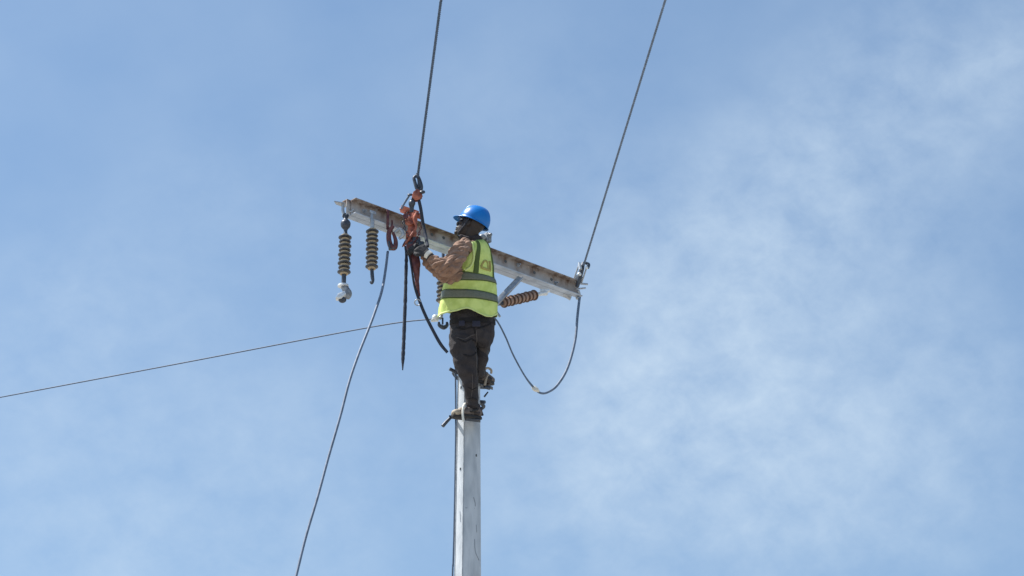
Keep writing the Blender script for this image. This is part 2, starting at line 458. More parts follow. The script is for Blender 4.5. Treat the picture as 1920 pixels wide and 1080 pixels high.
# through-bolt bracket on the pole head, seen behind the worker's neck
h = MB(); c = at(914, 447, 19.83)
h.box(c + ZP * .004, U * .026, NN * .020, ZP * .036)
h.lathe(c + ZP * .02 - NN * .0, NN, [(0, .022), (.03, .022), (.03, .014), (.045, .014)], 6)
h.ell(c + Vector((-.04, -.03, -.005)), RT * .03, Vector((0, .03, 0)), ZP * .026)
h.build('head_bracket', 'gdark', pole, bevel=.006)

# thin earth wire that runs down the pole's left edge
wr = MB()
cpts = [at(853.5, 640, PY - .04)] + [at(x, y, PY - .03) for x, y in ((854, 700), (854.5, 760), (854.5, 820), (853.5, 880), (852.5, 940), (851, 1010), (849.5, 1060), (848, 1100))]
z = cpts[-1]
cpts += [Vector((PX - oct_r(zz) - .02, PY - .03, zz)) for zz in (6.5, 5, 3, 1, 0)]
wr.tube(cpts, .0065, 8, 4)
tag(wr.build('earth_wire', 'wired'), 'thin dark wire running down the left edge of the concrete pole', 'wire')

# ------------------------------------------------------------ conductors
def strands(mb, pts, R_, r, pitch, n=3, near=None):
    """twisted strands along a straight polyline"""
    P = [Vector(p) for p in pts]; 
    L_ = 0; segs = []
    for a, c in zip(P, P[1:]): segs.append((a, c, L_)); L_ += (c - a).length
    for q in range(n):
        path = []; s_ = 0.
        while s_ < L_:
            for a, c, l0 in segs:
                if s_ <= l0 + (c - a).length: break
            d = (c - a).normalized(); p = a + d * (s_ - l0)
            e, f = frame_for(d, Vector((0, 0, 1)) if abs(d.z) < .9 else Vector((1, 0, 0)))
            u = 2 * math.pi * (s_ / pitch + q / n)
            path.append(p + (e * math.cos(u) + f * math.sin(u)) * R_)
            s_ += pitch / 8
        mb.tube(path, r, 5, 1)
def overhead(p0, px, py, Yt, far=-28):
    """points of a span that starts at p0, passes the pixel at depth Yt and goes on over the camera"""
    p1 = at(px, py, Yt); d = p1 - p0
    o = [p0, p1]; k = (far - p0.y) / d.y
    p2 = p0 + d * k
    return o + [p2]
# left span
gL = at(783, 334, 19.22)
def level_Y(px, py, z): return atz(px, py, z).y
m = MB(); P = overhead(gL, 827, 0, level_Y(827, 0, gL.z + .05))
strands(m, [P[0], P[1]], .0055, .0057, .085)
m.tube([P[1], P[2]], .011, 8, 1)
tag(m.build('power_line', 'wired', smooth=180), 'thick twisted dark cable rising from the orange hoist on the crossarm out of the top', 'power line', 'overhead lines dead-ended on the crossarm')
rc = at(1094, 499, ye - .06)
m = MB(); P = overhead(rc, 1247.5, 0, level_Y(1247.5, 0, rc.z + .05))
strands(m, [P[0], P[1]], .0045, .005, .085)
m.tube([P[1], P[2]], .009, 8, 1)
tag(m.build('power_line', 'wire', smooth=180), 'grey cable rising from the clamp at the right end of the crossarm', 'power line', 'overhead lines dead-ended on the crossarm')
# third line leaving to the left
p0 = at(820, 597, 20.02)
zz = p0.z
m = MB(); q1 = at(0, 745, level_Y(0, 745, zz) + .3); 
pm = at(400, 668, (p0.y + q1.y) / 2 + .0)
q2 = p0 + (q1 - p0) * 9; q2.z += 1.2
m.tube([p0, at(700, 612.5, p0.y + (q1.y - p0.y) * .15), at(350, 679, p0.y + (q1.y - p0.y) * .58), q1], .0052, 8, 6)
m.tube([q1, q2], .0052, 6, 1)
tag(m.build('power_line', 'wired', smooth=180), 'thin dark line leaving the clamp by the vest hem to the far left', 'power line', 'overhead lines dead-ended on the crossarm')

# jumper loop under the right end
m = MB(); yj = ye
J = [(1087, 556), (1083, 590), (1078, 640), (1064, 690), (1045, 722), (1028, 735), (1014, 737), (1002, 728), (984, 705), (962, 665), (948, 632), (932, 602), (915, 585)]
m.tube([at(x, y, yj - i * .055) for i, (x, y) in enumerate(J)], [.0105] * 5 + [.009] * 3 + [.0065] * 5, 8, 6)
jt = thing('jumper_wire', at(1014, 738, yj - .4), 'grey wire loop hanging below the right half of the crossarm with a white joint', 'wire')
m.build('wire', 'wire', jt, smooth=180)
m = MB(); m.tube([at(997, 723, yj - .39), at(1003, 729, yj - .38), at(1011, 734, yj - .36)], [.007, .02, .008], 10, 4)
m.box(at(1005, 730, yj - .39), RT * .018, Vector((0, .012, 0)), ZP * .010)
m.build('joint_sleeve', 'white', jt, bevel=.003)
# cut tail end near the vest
m = MB(); m.tube([at(928, 580, 19.9), at(933, 587, 19.9), at(937.5, 594, 19.9)], .009, 8)
tag(m.build('wire_stub', 'galv'), 'short grey wire end sticking out right of the vest hem', 'wire')

# ------------------------------------------------------------ insulators
def insulator(top, bot, nsh, rs, rc_, shed, core, label, alt=.88, th=.019, group='insulators on the crossarm'):
    """sheds between top and bot"""
    ax = bot - top; Ln = ax.length; ax.normalize()
    t = thing('insulator', bot, label, 'insulator', group)
    c = MB(); c.lathe(top - ax * .02, ax, [(0, rc_), (Ln + .04, rc_)], 20)
    c.build('core', core, t)
    for i in range(nsh):
        m = MB(); r = rs * (1 if i % 2 == 0 else alt); p = top + ax * (Ln * i / (nsh - 1)); h = Ln / (nsh - 1) * .22
        m.lathe(p - ax * th / 2, ax, [(0, rc_), (th * .12, r * .86), (th * .3, r * .98), (th * .5, r), (th * .7, r * .98), (th * .88, r * .86), (th, rc_)], 28)
        m.build('shed', shed, t)
    return t, ax
mp_ = mpp(at(700, 450, 19.2))
# first: at the very left end of the arm
yi = (A0 - NN * .09 - U * .05).y
t, ax = insulator(at(647, 445.5, yi), at(645, 510, yi), 9, 12.6 * mp_, 7.5 * mp_, 'glazed', 'core',
    'ribbed insulator hanging straight down from the left tip of the crossarm, silver clamp below')
m = MB(); m.tube([at(648, 404, yi), at(648, 411, yi), at(648, 417, yi), at(648, 425, yi), at(648, 432, yi), at(647.5, 443, yi)], [.014, .016, .036, .034, .014, .019], 14, 5)
m.ring(at(648, 405, yi), RT, ZP, .018, .007)
m.build('top_fitting', 'dsteel', t)
m = MB(); m.tube([at(645, 510, yi), at(644.5, 530, yi), at(644, 540, yi)], [.017, .017, .014], 12, 2); m.build('stem', 'dsteel', t)
m = MB(); c = at(643.5, 533, yi)
m.lathe(c, -ZP, [(0, .018), (.005, .040), (.018, .042), (.022, .02)], 20)
m.build('clamp_cap', 'galvb', t)
m = MB(); m.tube([at(645, 537, yi), at(649, 544, yi), at(652, 551, yi), at(649, 558, yi)], [.026, .028, .032, .026], 12)
m.build('clamp_body', 'gdark', t)
m = MB(); m.ell(at(642, 562, yi - .02), RT * .030, Vector((0, .028, 0)), ZP * .024)
m.build('clamp_jaw', 'dsteel', t)
m = MB()
m.prism([at(629, 558, yi - .055), at(634, 550, yi - .055), at(646, 545, yi - .055), at(649, 550, yi - .055), at(640, 559, yi - .055)], Vector((0, .05, -.004)))
m.build('clamp_keeper', 'galvb', t, bevel=.003)
# second
yi = armpt(697, 430, .01).y
t, ax = insulator(at(698, 434.5, yi), at(697, 500, yi), 9, 12.2 * mp_, 7.5 * mp_, 'glazed', 'core',
    'ribbed insulator second from the left, open hook at its foot, hanging below the crossarm', alt=.90)
m = MB(); m.tube([at(698, 412, yi), at(698, 432, yi), at(698, 437, yi)], [.016, .016, .02], 12, 2); m.build('top_fitting', 'galv', t)
m = MB(); m.tube([at(697, 500, yi), at(698, 518, yi), at(699, 526, yi), at(697, 531, yi), at(694, 528, yi)], [.013, .014, .012, .010, .006], 12)
m.build('hook', 'dsteel', t)
# third: half hidden behind the vest
yi = 19.98
t, ax = insulator(at(831, 500, yi), at(829, 563, yi), 9, 12.2 * mp_, 7.5 * mp_, 'glazed', 'core',
    'grey ribbed insulator mostly hidden behind the left edge of the vest')
m = MB(); m.tube([at(829, 563, yi), at(828, 590, yi), at(824, 598, yi)], .013, 10); m.build('stem', 'galv', t)
m = MB(); m.ell(at(817, 596, yi), RT * .03, Vector((0, .03, 0)), ZP * .026); m.tube([at(808, 601, yi), at(822, 600, yi)], .012, 8, 1)
m.build('clamp_cap', 'galvb', t)
m = MB(); m.tube([at(830, 596, yi), at(830, 608, yi)], .007, 8, 1)
m.tube([at(823, 604, yi), at(824, 610, yi), at(832, 614, yi), at(838, 610, yi), at(838, 604, yi)], [.008, .014, .018, .014, .009], 10)
m.build('clevis', 'dsteel', t)
m = MB(); m.tube([at(831, 470, yi), at(831, 500, yi)], .012, 8, 1); m.build('top_fitting', 'dsteel', t)
# fourth: slanting from arm to pole on the right
ya = armpt(1025, 548, -.03).y
t, ax = insulator(at(1001, 553.5, ya - .05), at(945, 567, ya - .3), 9, 11.0 * mp_, 8.0 * mp_, 'warm_lit_shed', 'warm_lit_core',
    'ribbed insulator with warm light painted into its brown, slanting below the right half of the crossarm', alt=.92, th=.016)
m = MB(); m.tube([at(1004, 553, ya - .05), at(1013, 551, ya - .03), at(1024, 549, ya)], [.020, .016, .022], 10, 3)
m.tube([at(1012, 545, ya - .02), at(1030, 545, ya)], .015, 8, 1)
m.build('end_fitting', 'galvb', t)
m = MB(); m.tube([at(945, 567, ya - .3), at(934, 570, ya - .33), at(920, 574, ya - .36)], [.02, .014, .014], 10)
m.build('end_fitting', 'dsteel', t)

# strain clamp at the right end
t = thing('strain_clamp', at(1085, 535, ye), 'grey dead-end clamp gripping the cable at the right tip of the crossarm', 'clamp')
d = (at(1096, 490, ye - .06) - at(1082, 532, ye)).normalized(); s_ = d.cross(FW).normalized()
c = at(1089, 512, ye - .03)
m = MB()
m.box(c - s_ * .030 + FW * .012, d * .085, s_ * .006, FW * .03)
m.box(c + s_ * .036 + FW * .012, d * .075, s_ * .006, FW * .03)
m.box(c - d * .055, d * .030, s_ * .028, FW * .012)
m.build('side_plate', 'galv', t, bevel=.003)
m = MB()
m.tube([at(1082, 538, ye - .03), at(1087, 520, ye - .05), at(1091, 504, ye - .06), at(1094, 492, ye - .06)], [.016, .018, .019, .012], 10)
m.build('wedge', 'dsteel', t)
m = MB()
m.tube([at(1086, 492, ye - .09), at(1088.5, 505, ye - .09)], [.010, .014], 10, 1)
m.ell(at(1086.5, 514, ye - .09), RT * .016, Vector((0, .014, 0)), ZP * .016)
m.ell(at(1100, 502, ye - .09), RT * .012, Vector((0, .012, 0)), ZP * .014)
m.build('bolt', 'galvb', t)
m = MB(); m.tube([at(1098, 493, ye - .06), at(1104, 496, ye - .06), at(1102, 503, ye - .06)], .012, 8); m.build('keeper', 'dsteel', t)

# ------------------------------------------------------------ hoist, grips and ropes
yh = 19.22
# wire grip between line and hoist
t = thing('cable_grip', at(784, 356, yh), 'dark forged cable grip joining the thick cable to the orange hoist', 'cable grip')
m = MB(); m.tube([at(783, 328, yh), at(776.5, 333, yh), at(778, 342, yh), at(782, 354, yh), at(788, 357, yh), at(790, 350, yh), at(787, 338, yh), at(784, 330, yh)], [.009, .012, .013, .014, .014, .014, .013, .010], 10)
m.build('jaw_link', 'dsteel', t)
m = MB(); m.tube([at(783, 325, yh), at(785, 340, yh), at(786, 352, yh)], [.012, .010, .014], 10); m.build('jaw', 'dsteel', t)
# lever hoist
t = thing('lever_hoist', at(784, 560, yh + .1), 'worn orange lever hoist clamped over the crossarm in front of the worker', 'hoist')
hd = (at(775, 380, yh) - at(786, 356, yh)).normalized(); hs = hd.cross(FW).normalized(); hv = hs.cross(hd).normalized()
for q in (-1, 1):
    m = MB(); c_ = at(781, 367, yh) + hv * .018 * q
    m.prism([c_ + hd * a_ + hs * b_ - hv * .006 for a_, b_ in ((-.045, -.016), (-.040, .022), (-.005, .046), (.030, .030), (.048, .004), (.030, -.026), (-.010, -.034))], hv * .011)
    m.build('head_plate', 'hoist', t, bevel=.002)
m = MB(); m.box(at(781, 366, yh), hd * .026, hs * .020, hv * .012); m.build('head_block', 'hoistd', t, bevel=.003)
m = MB(); m.ell(at(792, 360, yh - .02), RT * .022, FW * .022, ZP * .016); m.build('knob', 'dsteel', t)
m = MB(); m.ell(at(769, 365, yh - .01), RT * .022, FW * .018, ZP * .011)
m.build('knob', 'dsteel', t)
m = MB(); m.tube([at(775, 374, yh), at(772.5, 381, yh), at(772, 388, yh + .01), at(772, 398, yh + .02)], [.014, .026, .018, .014], 12); m.build('swivel', 'dsteel', t)
yb = armpt(770, 410, .05).y
m = MB()
vd = (at(769, 448, yb - .02) - at(774, 394, yb)).normalized(); vs = vd.cross(FW).normalized(); vf = vs.cross(vd).normalized()
cc = at(773, 420, yb)
m.box(cc, vd * .105, vs * .030, vf * .030)
m.box(at(777, 413, yb - .01), vd * .055, vs * .022, vf * .042)
m.box(at(771, 443, yb - .01), vd * .026, vs * .040, vf * .036)
e1 = (at(786, 403, yb) - at(752, 391, yb)).normalized()
m.box(at(768, 397, yb), e1 * .072, e1.cross(FW).normalized() * .017, vf * .026)
m.tube([at(750, 392, yb + .01), at(757, 393, yb), at(762, 399, yb - .01)], [.010, .016, .016], 8)
m.box(at(786, 405, yb - .02), e1 * .014, vd * .020, vf * .012)
m.lathe(at(769, 416, yb - .025), -vf if vf.y > 0 else vf, [(0, .040), (.018, .040), (.022, .024), (.030, .024)], 20)
m.build('gear_case', 'hoist', t, bevel=.003, smooth=30)
m = MB()
m.lathe(at(761, 406, yb - .06), -Vector((.1, 1, 0)), [(0, .022), (.012, .022)], 14)
m.build('pawl_slot', 'hoistd', t)
m = MB()
m.loft([(at(768, 446, yb), .030, .03), (at(771, 456, yb - .02), .040, .035), (at(772, 468, yb - .03), .042, .035), (at(776, 480, yb - .03), .040, .03), (at(779, 496, yb - .03), .038, .024), (at(781, 512, yb - .02), .024, .02), (at(782, 528, yb), .017, .016), (at(784, 545, yb), .013, .012), (at(786, 556, yb), .010, .010)], 14)
m.tube([at(765, 448, yb), at(758, 456, yb), at(754, 464, yb)], [.014, .010, .006], 8)
m.build('lever', 'hoistd', t, remesh=.006, smi=2, smooth=180, disp=lambda p: .003 * noise.noise(p * 30))
def chain(pts, rl, tk):
    m = MB(); P = [Vector(p[:3]) for p in spline([tuple(p) for p in pts], 8)]; acc = 0; fl_ = 0; last = P[0]
    for p in P[1:]:
        if (p - last).length >= rl * 1.5:
            d_ = (p - last).normalized(); x_ = d_.cross(FW).normalized(); y_ = x_.cross(d_)
            w_ = x_ if fl_ % 2 else y_
            m.ring((p + last) / 2, d_ * 1.0, w_ * .62, rl, tk, 12); last = p; fl_ += 1
    return m
chain([at(764, 398, yb - .04), at(757, 412, yb - .05), at(760, 432, yb - .05), at(768, 444, yb - .04), at(777, 436, yb - .06)], .013, .0035).build('load_chain', 'dsteel', t)
chain([at(789, 402, yb - .05), at(790, 420, yb - .06), at(785, 440, yb - .06), at(776, 456, yb - .06)], .012, .0035).build('hand_chain', 'hoistd', t)
m = MB(); m.box(at(781, 452, yb - .03), RT * .030, Vector((0, .026, 0)), ZP * .026); m.box(at(790, 458, yb - .04), RT * .022, Vector((0, .02, 0)), ZP * .018); m.box(at(770, 458, yb - .04), RT * .020, Vector((0, .02, 0)), ZP * .014); m.build('ratchet_block', 'dsteel', t, bevel=.006)
m = MB(); m.tube([at(781, 398, yb - .05), at(776, 410, yb - .07), at(780, 426, yb - .07), at(772, 440, yb - .07), at(764, 452, yb - .06), at(757, 462, yb - .05)], [.008, .009, .009, .009, .008, .005], 8); m.build('web_strap', 'hoist', t)
m = MB(); m.ring(at(783, 567, yb), RT, UP, .022, .0045); m.build('pull_ring', 'galv', t)
m = MB(); m.tube([at(767, 367, yh), at(760, 378, yh + .02), at(752, 392, yh + .04)], .008, 8); m.build('stay_rod', 'wire', t)
# load strap in front
m = MB(); m.tube([at(785, 374, yh), at(789, 392, yh), at(793, 418, yh + .05), at(798, 442, yh + .04), at(802, 462, yh - .02)], .0125, 8)
tag(m.build('load_strap', 'rope'), 'black strap running from the hoist head down to the gloved hands', 'strap')
# red hook clamp round the arm, left of the hoist
yc = armpt(733, 440, .03).y
t = thing('hook_clamp', at(735, 470, yc), 'rusty red hook clamp hanging over the crossarm left of the hoist', 'clamp')
m = MB(); m.box(armpt(727, 412, .012), U * .012, NN * .003, ZP * .085); m.box(armpt(735, 424, .012), U * .007, NN * .003, ZP * .05); m.build('strap', 'hoistd', t, bevel=.002)
m = MB(); m.tube([at(737, 424, yc), at(730, 434, yc), at(729, 448, yc), at(733, 462, yc), at(740, 464, yc), at(742, 452, yc), at(737, 436, yc)], [.014, .018, .020, .022, .020, .016, .011], 10)
m.build('hook', 'hoistd', t)
m = MB(); m.box(at(735, 465, yc), RT * .026, Vector((0, .018, 0)), ZP * .014); m.tube([at(729, 452, yc - .02), at(731, 466, yc - .02)], .009, 8, 1); m.build('jaw', 'dsteel', t, bevel=.004)
m = MB(); m.tube([at(741, 436, yc), at(750, 430, yc - .01), at(756, 440, yc - .01), at(748, 448, yc)], [.012, .014, .014, .010], 8); m.build('shackle', 'galv', t)
# loose conductor hanging down to the ground on the left
D = [(727, 472), (723, 505), (716, 545), (703, 585), (689, 622), (672, 665), (655, 715), (638, 780), (615, 860), (596, 930), (573, 1008), (554, 1085)]
pts = [at(x, y, yc - i * .09) for i, (x, y) in enumerate(D)]
e = pts[-1]; dd = (pts[-1] - pts[-2]); k_ = 1
while pts[-1].z + dd.z > .1:
    pts.append(pts[-1] + dd)
m = MB(); m.tube(pts, .0098, 8, 8)
tag(m.build('loose_conductor', 'wire', smooth=180), 'long loose grey cable hanging from the rusty hook clamp down to the bottom edge', 'cable')
# short frayed rope end
m = MB()
r1 = [(761, 462), (762, 480), (761, 520), (760, 560), (758.5, 600), (757, 640), (755.5, 672), (755, 694)]
m.tube([at(x, y, yb - .02) for x, y in r1], [.012, .0125, .0125, .013, .0135, .014, .0125, .004], 10, 8, wob=.25)
tag(m.build('hanging_rope', 'rope', smooth=180), 'short dark rope hanging straight down with a frayed end', 'rope')
m = MB()
r2 = [(767, 476), (772, 505), (777, 535), (785, 560), (797, 590), (812, 620), (826, 645), (839, 661)]
m.tube([at(x, y, yb - .06 + i * .02) for i, (x, y) in enumerate(r2)], [.006, .007, .009, .0115, .012, .012, .0125, .011], 10, 8)
tag(m.build('tail_rope', 'rope', smooth=180), 'dark rope tail curving down from the hoist towards the worker\'s hip', 'rope')

# ------------------------------------------------------------ the worker
man = thing('person', at(885, 786, 19.83), 'line worker in blue helmet and yellow-green vest standing on climbing irons', 'person')
def px(c, y, Y, hw, hd): 
    p = at(c, y, Y); return (p, hw * mpp(p), hd)
TY = {'hip': 19.62}
# head frame
HC = at(884, 421, 19.40)
F0 = Vector((-.95, .30, 0)).normalized()
hp = R(27)
hf = (F0 * math.cos(hp) + ZP * math.sin(hp)).normalized()
hu = (ZP * math.cos(hp) - F0 * math.sin(hp)).normalized()
hl = hu.cross(hf).normalized()
def H(f, l, u): return HC + hf * f + hl * l + hu * u

body = MB()
# cranium, face, jaw
body.ell(H(-.010, 0, .028), hf * .096, hl * .076, hu * .095, 24, 16)
body.loft([(H(.015, 0, .03), .06, .06), (H(.025, 0, -.04), .062, .06), (H(.035, 0, -.085), .05, .045), (H(.045, 0, -.112), .03, .03)], 18, ref=hl)
body.ell(H(.078, 0, -.100), hf * .022, hl * .026, hu * .022)            # chin
body.ell(H(.086, 0, -.064), hf * .020, hl * .030, hu * .010)            # upper lip
body.ell(H(.083, 0, -.080), hf * .019, hl * .026, hu * .010)            # lower lip
body.loft([(H(.078, 0, .020), .010, .010), (H(.094, 0, -.010), .014, .013), (H(.104, 0, -.032), .022, .014), (H(.088, 0, -.042), .018, .012)], 12, ref=hf)   # nose
for q in (-1, 1):
    body.ell(H(.072, q * .030, .026), hf * .018, hl * .026, hu * .010)     # brow
    body.ell(H(.062, q * .042, -.022), hf * .026, hl * .020, hu * .02)     # cheek
    body.ell(H(-.010, q * .078, -.012), hf * .020, hl * .010, hu * .034)   # ear
# neck
body.loft([(H(-.030, 0, -.02), .056, .058), (at(882, 440, 19.42), .056, .058), (at(884, 456, 19.45), .062, .064), (at(886, 468, 19.47), .09, .09)], 18)
# torso
body.loft([px(886, 462, 19.46, 19, .09), px(886, 472, 19.47, 27, .14), px(884, 490, 19.49, 32, .15), px(882, 520, 19.53, 33, .135), px(884, 555, 19.58, 33, .12), px(886, 590, 19.62, 36, .13), px(886, 618, 19.66, 36, .13), px(885, 635, 19.67, 28, .10)], 24)
# legs
LEG_L = [px(871, 618, 19.62, 23, .085), px(869, 648, 19.62, 21, .08), px(873, 678, 19.64, 17, .068), px(877, 695, 19.66, 15, .06), px(882, 718, 19.72, 13, .056), px(885, 742, 19.78, 10, .045), px(886, 768, 19.83, 9, .04)]
LEG_R = [px(901, 620, 19.72, 21, .085), px(901, 648, 19.74, 18, .08), px(899, 672, 19.78, 15, .066), px(899, 690, 19.86, 11, .05), px(903, 704, 19.93, 8.5, .04)]
for lg in (LEG_L, LEG_R): body.loft(lg, 18)
# arms
ARM_L = [px(872, 466, 19.34, 14, .055), px(862, 477, 19.28, 13.5, .055), px(850, 492, 19.22, 12, .048), px(841, 505, 19.17, 11, .044), px(829, 500, 19.17, 9.5, .04), px(816, 489, 19.18, 8, .033), px(803, 478, 19.19, 6.5, .026)]
ARM_R = [px(896, 470, 19.62, 14, .055), px(872, 490, 19.52, 13, .05), px(850, 517, 19.38, 11, .045), px(836, 521, 19.33, 10, .042), px(818, 509, 19.32, 8.5, .036), px(804, 492, 19.32, 7, .03), px(793, 476, 19.32, 6.5, .026)]
for a in (ARM_L, ARM_R): body.loft(a, 16)
# hands
def hand(mb, wrist, d, nrm, side, curl, grow=0.):
    """wrist point, direction towards the knuckles, palm normal, thumb side vector sign"""
    d = d.normalized(); nrm = (nrm - d * nrm.dot(d)).normalized(); s_ = d.cross(nrm).normalized() * side
    g_ = grow
    mb.loft([(wrist - d * .01, .026 + g_, .02 + g_), (wrist + d * .03, .036 + g_, .017 + g_), (wrist + d * .07, .041 + g_, .015 + g_), (wrist + d * .088, .038 + g_, .012 + g_)], 14, ref=nrm)
    for i, (off, ln, r) in enumerate(((.030, .072, .0088), (.010, .082, .0092), (-.010, .076, .0088), (-.029, .060, .0078))):
        p = wrist + d * (.080 - .004 * abs(i - 1)) + s_ * off
        a = 0.25; pts = [p - d * .01, p]; dd = d
        for j, fr in enumerate((.45, .32, .23)):
            a += curl[j] + .06 * i
            dd = d * math.cos(a) + nrm * math.sin(a) + s_ * (.03 * (1.5 - i))
            p = p + dd.normalized() * ln * fr; pts.append(p)
        mb.tube(pts, [r * 1.05 + g_, r * 1.05 + g_, r + g_, r * .93 + g_, r * .75 + g_], 8, 3)
    p = wrist + d * .022 + s_ * .026
    q = [p, p + d * .025 + s_ * .022 + nrm * .012, p + d * .052 + s_ * .024 + nrm * .032, p + d * .070 + s_ * .012 + nrm * .046]
    mb.tube(q, [.0135 + g_, .0125 + g_, .0108 + g_, .008 + g_], 8, 3)
hands = [(at(801, 477, 19.19), at(786, 462, 19.20) - at(801, 477, 19.19), Vector((-.2, .9, -.1)), 1, (.7, .75, .5)),
         (at(791, 474, 19.32), at(774, 462, 19.28) - at(791, 474, 19.32), Vector((-.1, -.3, -.9)), -1, (.8, .7, .5))]
for h_ in hands: hand(body, *h_)
# feet
body.loft([(at(898, 776, 19.84), .03, .03), (at(885, 774, 19.82), .04, .04), (at(868, 777, 19.80), .038, .028), (at(852, 779, 19.78), .034, .018)], 12)
body.loft([(at(900, 704, 19.95), .028, .03), (at(908, 709, 19.97), .034, .035), (at(920, 716, 19.99), .032, .022)], 12)
body.build('body', 'skin', man, remesh=.0055, smi=2, smooth=180)
for q in (-1, 1):
    m = MB(); m.ell(H(.078, q * .030, .004), hf * .012, hl * .012, hu * .010, 12, 8); m.build('eye', 'white', man)

def folds(amp, sc, dirv=None, st=3.0):
    """cloth folds: ridged noise squeezed along dirv"""
    def f(p):
        q = p.copy()
        if dirv is not None: q = q + dirv * ((st - 1) * q.dot(dirv))
        n_ = noise.noise(q * sc + Vector((3, 7, 1)))
        r_ = 1 - abs(noise.noise(q * sc * .8 + Vector((9, 2, 5)))) * 2.2
        return amp * (n_ * .8 + max(r_, -.6) * .7)
    return f
def grow(secs, a, b_): return [(p, w_ + a, d_ + b_) for p, w_, d_ in secs]
# jacket
jk = MB()
jk.loft([px(884, 449, 19.44, 12, .075), px(883, 455, 19.45, 20, .10), px(883, 463, 19.455, 27, .135), px(883, 478, 19.475, 33, .16), px(883, 500, 19.50, 36, .155), px(882, 530, 19.54, 36, .15), px(884, 560, 19.59, 37, .14), px(886, 586, 19.62, 38, .14), px(886, 592, 19.63, 37, .13)], 28)
AL = [px(876, 461, 19.37, 18, .07), px(866, 468, 19.31, 19, .08), px(857, 480, 19.24, 19.5, .075), px(848, 494, 19.19, 19.5, .068), px(838, 503, 19.165, 18.5, .062), px(826, 497, 19.165, 16, .056), px(814, 489, 19.175, 13, .046), px(805, 481, 19.185, 10.5, .038), px(801.5, 477, 19.19, 9.5, .034)]
AR = grow(ARM_R, .020, .018)
AR[2] = px(852, 514, 19.37, 17, .065); AR[3] = px(835, 518, 19.32, 15, .058); AR[4] = px(817, 506, 19.31, 13, .05)
AR = AR[:-1] + [px(794, 478, 19.32, 9, .034)]
jk.loft(AL, 20); jk.loft(AR, 20)
def fj(p):
    q = p + Vector((-.55, 0, .83)) * 2.2 * p.dot(Vector((-.55, 0, .83)))
    a_ = abs(noise.noise(q * 9 + Vector((1, 4, 2)))); b_ = abs(noise.noise(q * 17 + Vector((6, 4, 8))))
    return .017 * (a_ ** .7 * 1.6 - .9) + .004 * (b_ ** .6 * 1.6 - .9)
jk.build('jacket', 'jacket', man, remesh=.006, smi=3, smooth=180, disp=fj)
# light inner cuff
m = MB(); m.loft([px(806, 480, 19.175, 8.2, .036), px(801, 476, 19.178, 8.6, .037)], 16); m.build('cuff', 'white', man)
m = MB(); 
m.loft([(H(-.020, 0, -.075), .072, .074), (at(880, 447, 19.43), .078, .080), (at(883, 455, 19.45), .090, .096), (at(884, 460, 19.46), .085, .10)], 22)
m.build('neck_scarf', 'scarf', man, remesh=.006, smi=2, smooth=180, disp=folds(.005, 30))
# gloves
for h_ in hands:
    m = MB(); hand(m, *h_, grow=.0038)
    m.loft([(h_[0] - h_[1].normalized() * .045, .036, .034), (h_[0], .032, .028), (h_[0] + h_[1].normalized() * .02, .034, .024)], 14, ref=h_[2])
    m.build('glove', 'glove', man, remesh=.0045, smi=1, smooth=180, disp=folds(.0015, 60))
# trousers
tr = MB()
tr.loft([px(886, 587, 19.63, 39, .14), px(886, 592, 19.63, 40.5, .147), px(886, 604, 19.64, 40.5, .148), px(885, 620, 19.655, 41, .15), px(884, 636, 19.66, 39, .14), px(883, 648, 19.66, 30, .11)], 28)
TL = [px(870, 622, 19.63, 26, .11), px(868, 645, 19.62, 26, .105), px(871, 665, 19.63, 24.5, .095), px(875, 685, 19.65, 21.5, .085), px(879, 702, 19.68, 18.5, .076), px(882.5, 722, 19.72, 14.5, .066), px(884.5, 745, 19.78, 12, .056), px(885.5, 768, 19.825, 11.5, .052)]
TR = [px(901, 622, 19.73, 25, .11), px(899, 645, 19.75, 23, .10), px(898.5, 668, 19.78, 18.5, .085), px(896.5, 688, 19.84, 13.5, .065), px(900, 700, 19.91, 11, .052), px(903, 706, 19.94, 10, .048)]
TL = [(p, w_ * .95, d_ * .95) for p, w_, d_ in TL]; TR = [(p, w_ * .93, d_ * .93) for p, w_, d_ in TR]
tr.loft(TL, 22); tr.loft(TR, 22)
TRO = tr.build('trousers', 'trouser', man, remesh=.006, smi=3, smooth=180, disp=folds(.013, 10, Vector((.3, 0, .95)), 2.0))
# belt
m = MB(); m.loft([px(886, 600, 19.635, 42, .155), px(886, 609, 19.645, 42.5, .157)], 30, k=2, cap=False); m.build('belt', 'crease', man, solid=.008)
m = MB()
m.box(at(893, 607, 19.48), RT * .030, Vector((0, .006, 0)), ZP * .024); m.build('belt_pouch', 'belt', man, bevel=.006)
m = MB(); m.box(at(866, 606, 19.49), RT * .022, Vector((0, .006, 0)), ZP * .022)
m.build('belt_pouch', 'belt', man, bevel=.006)
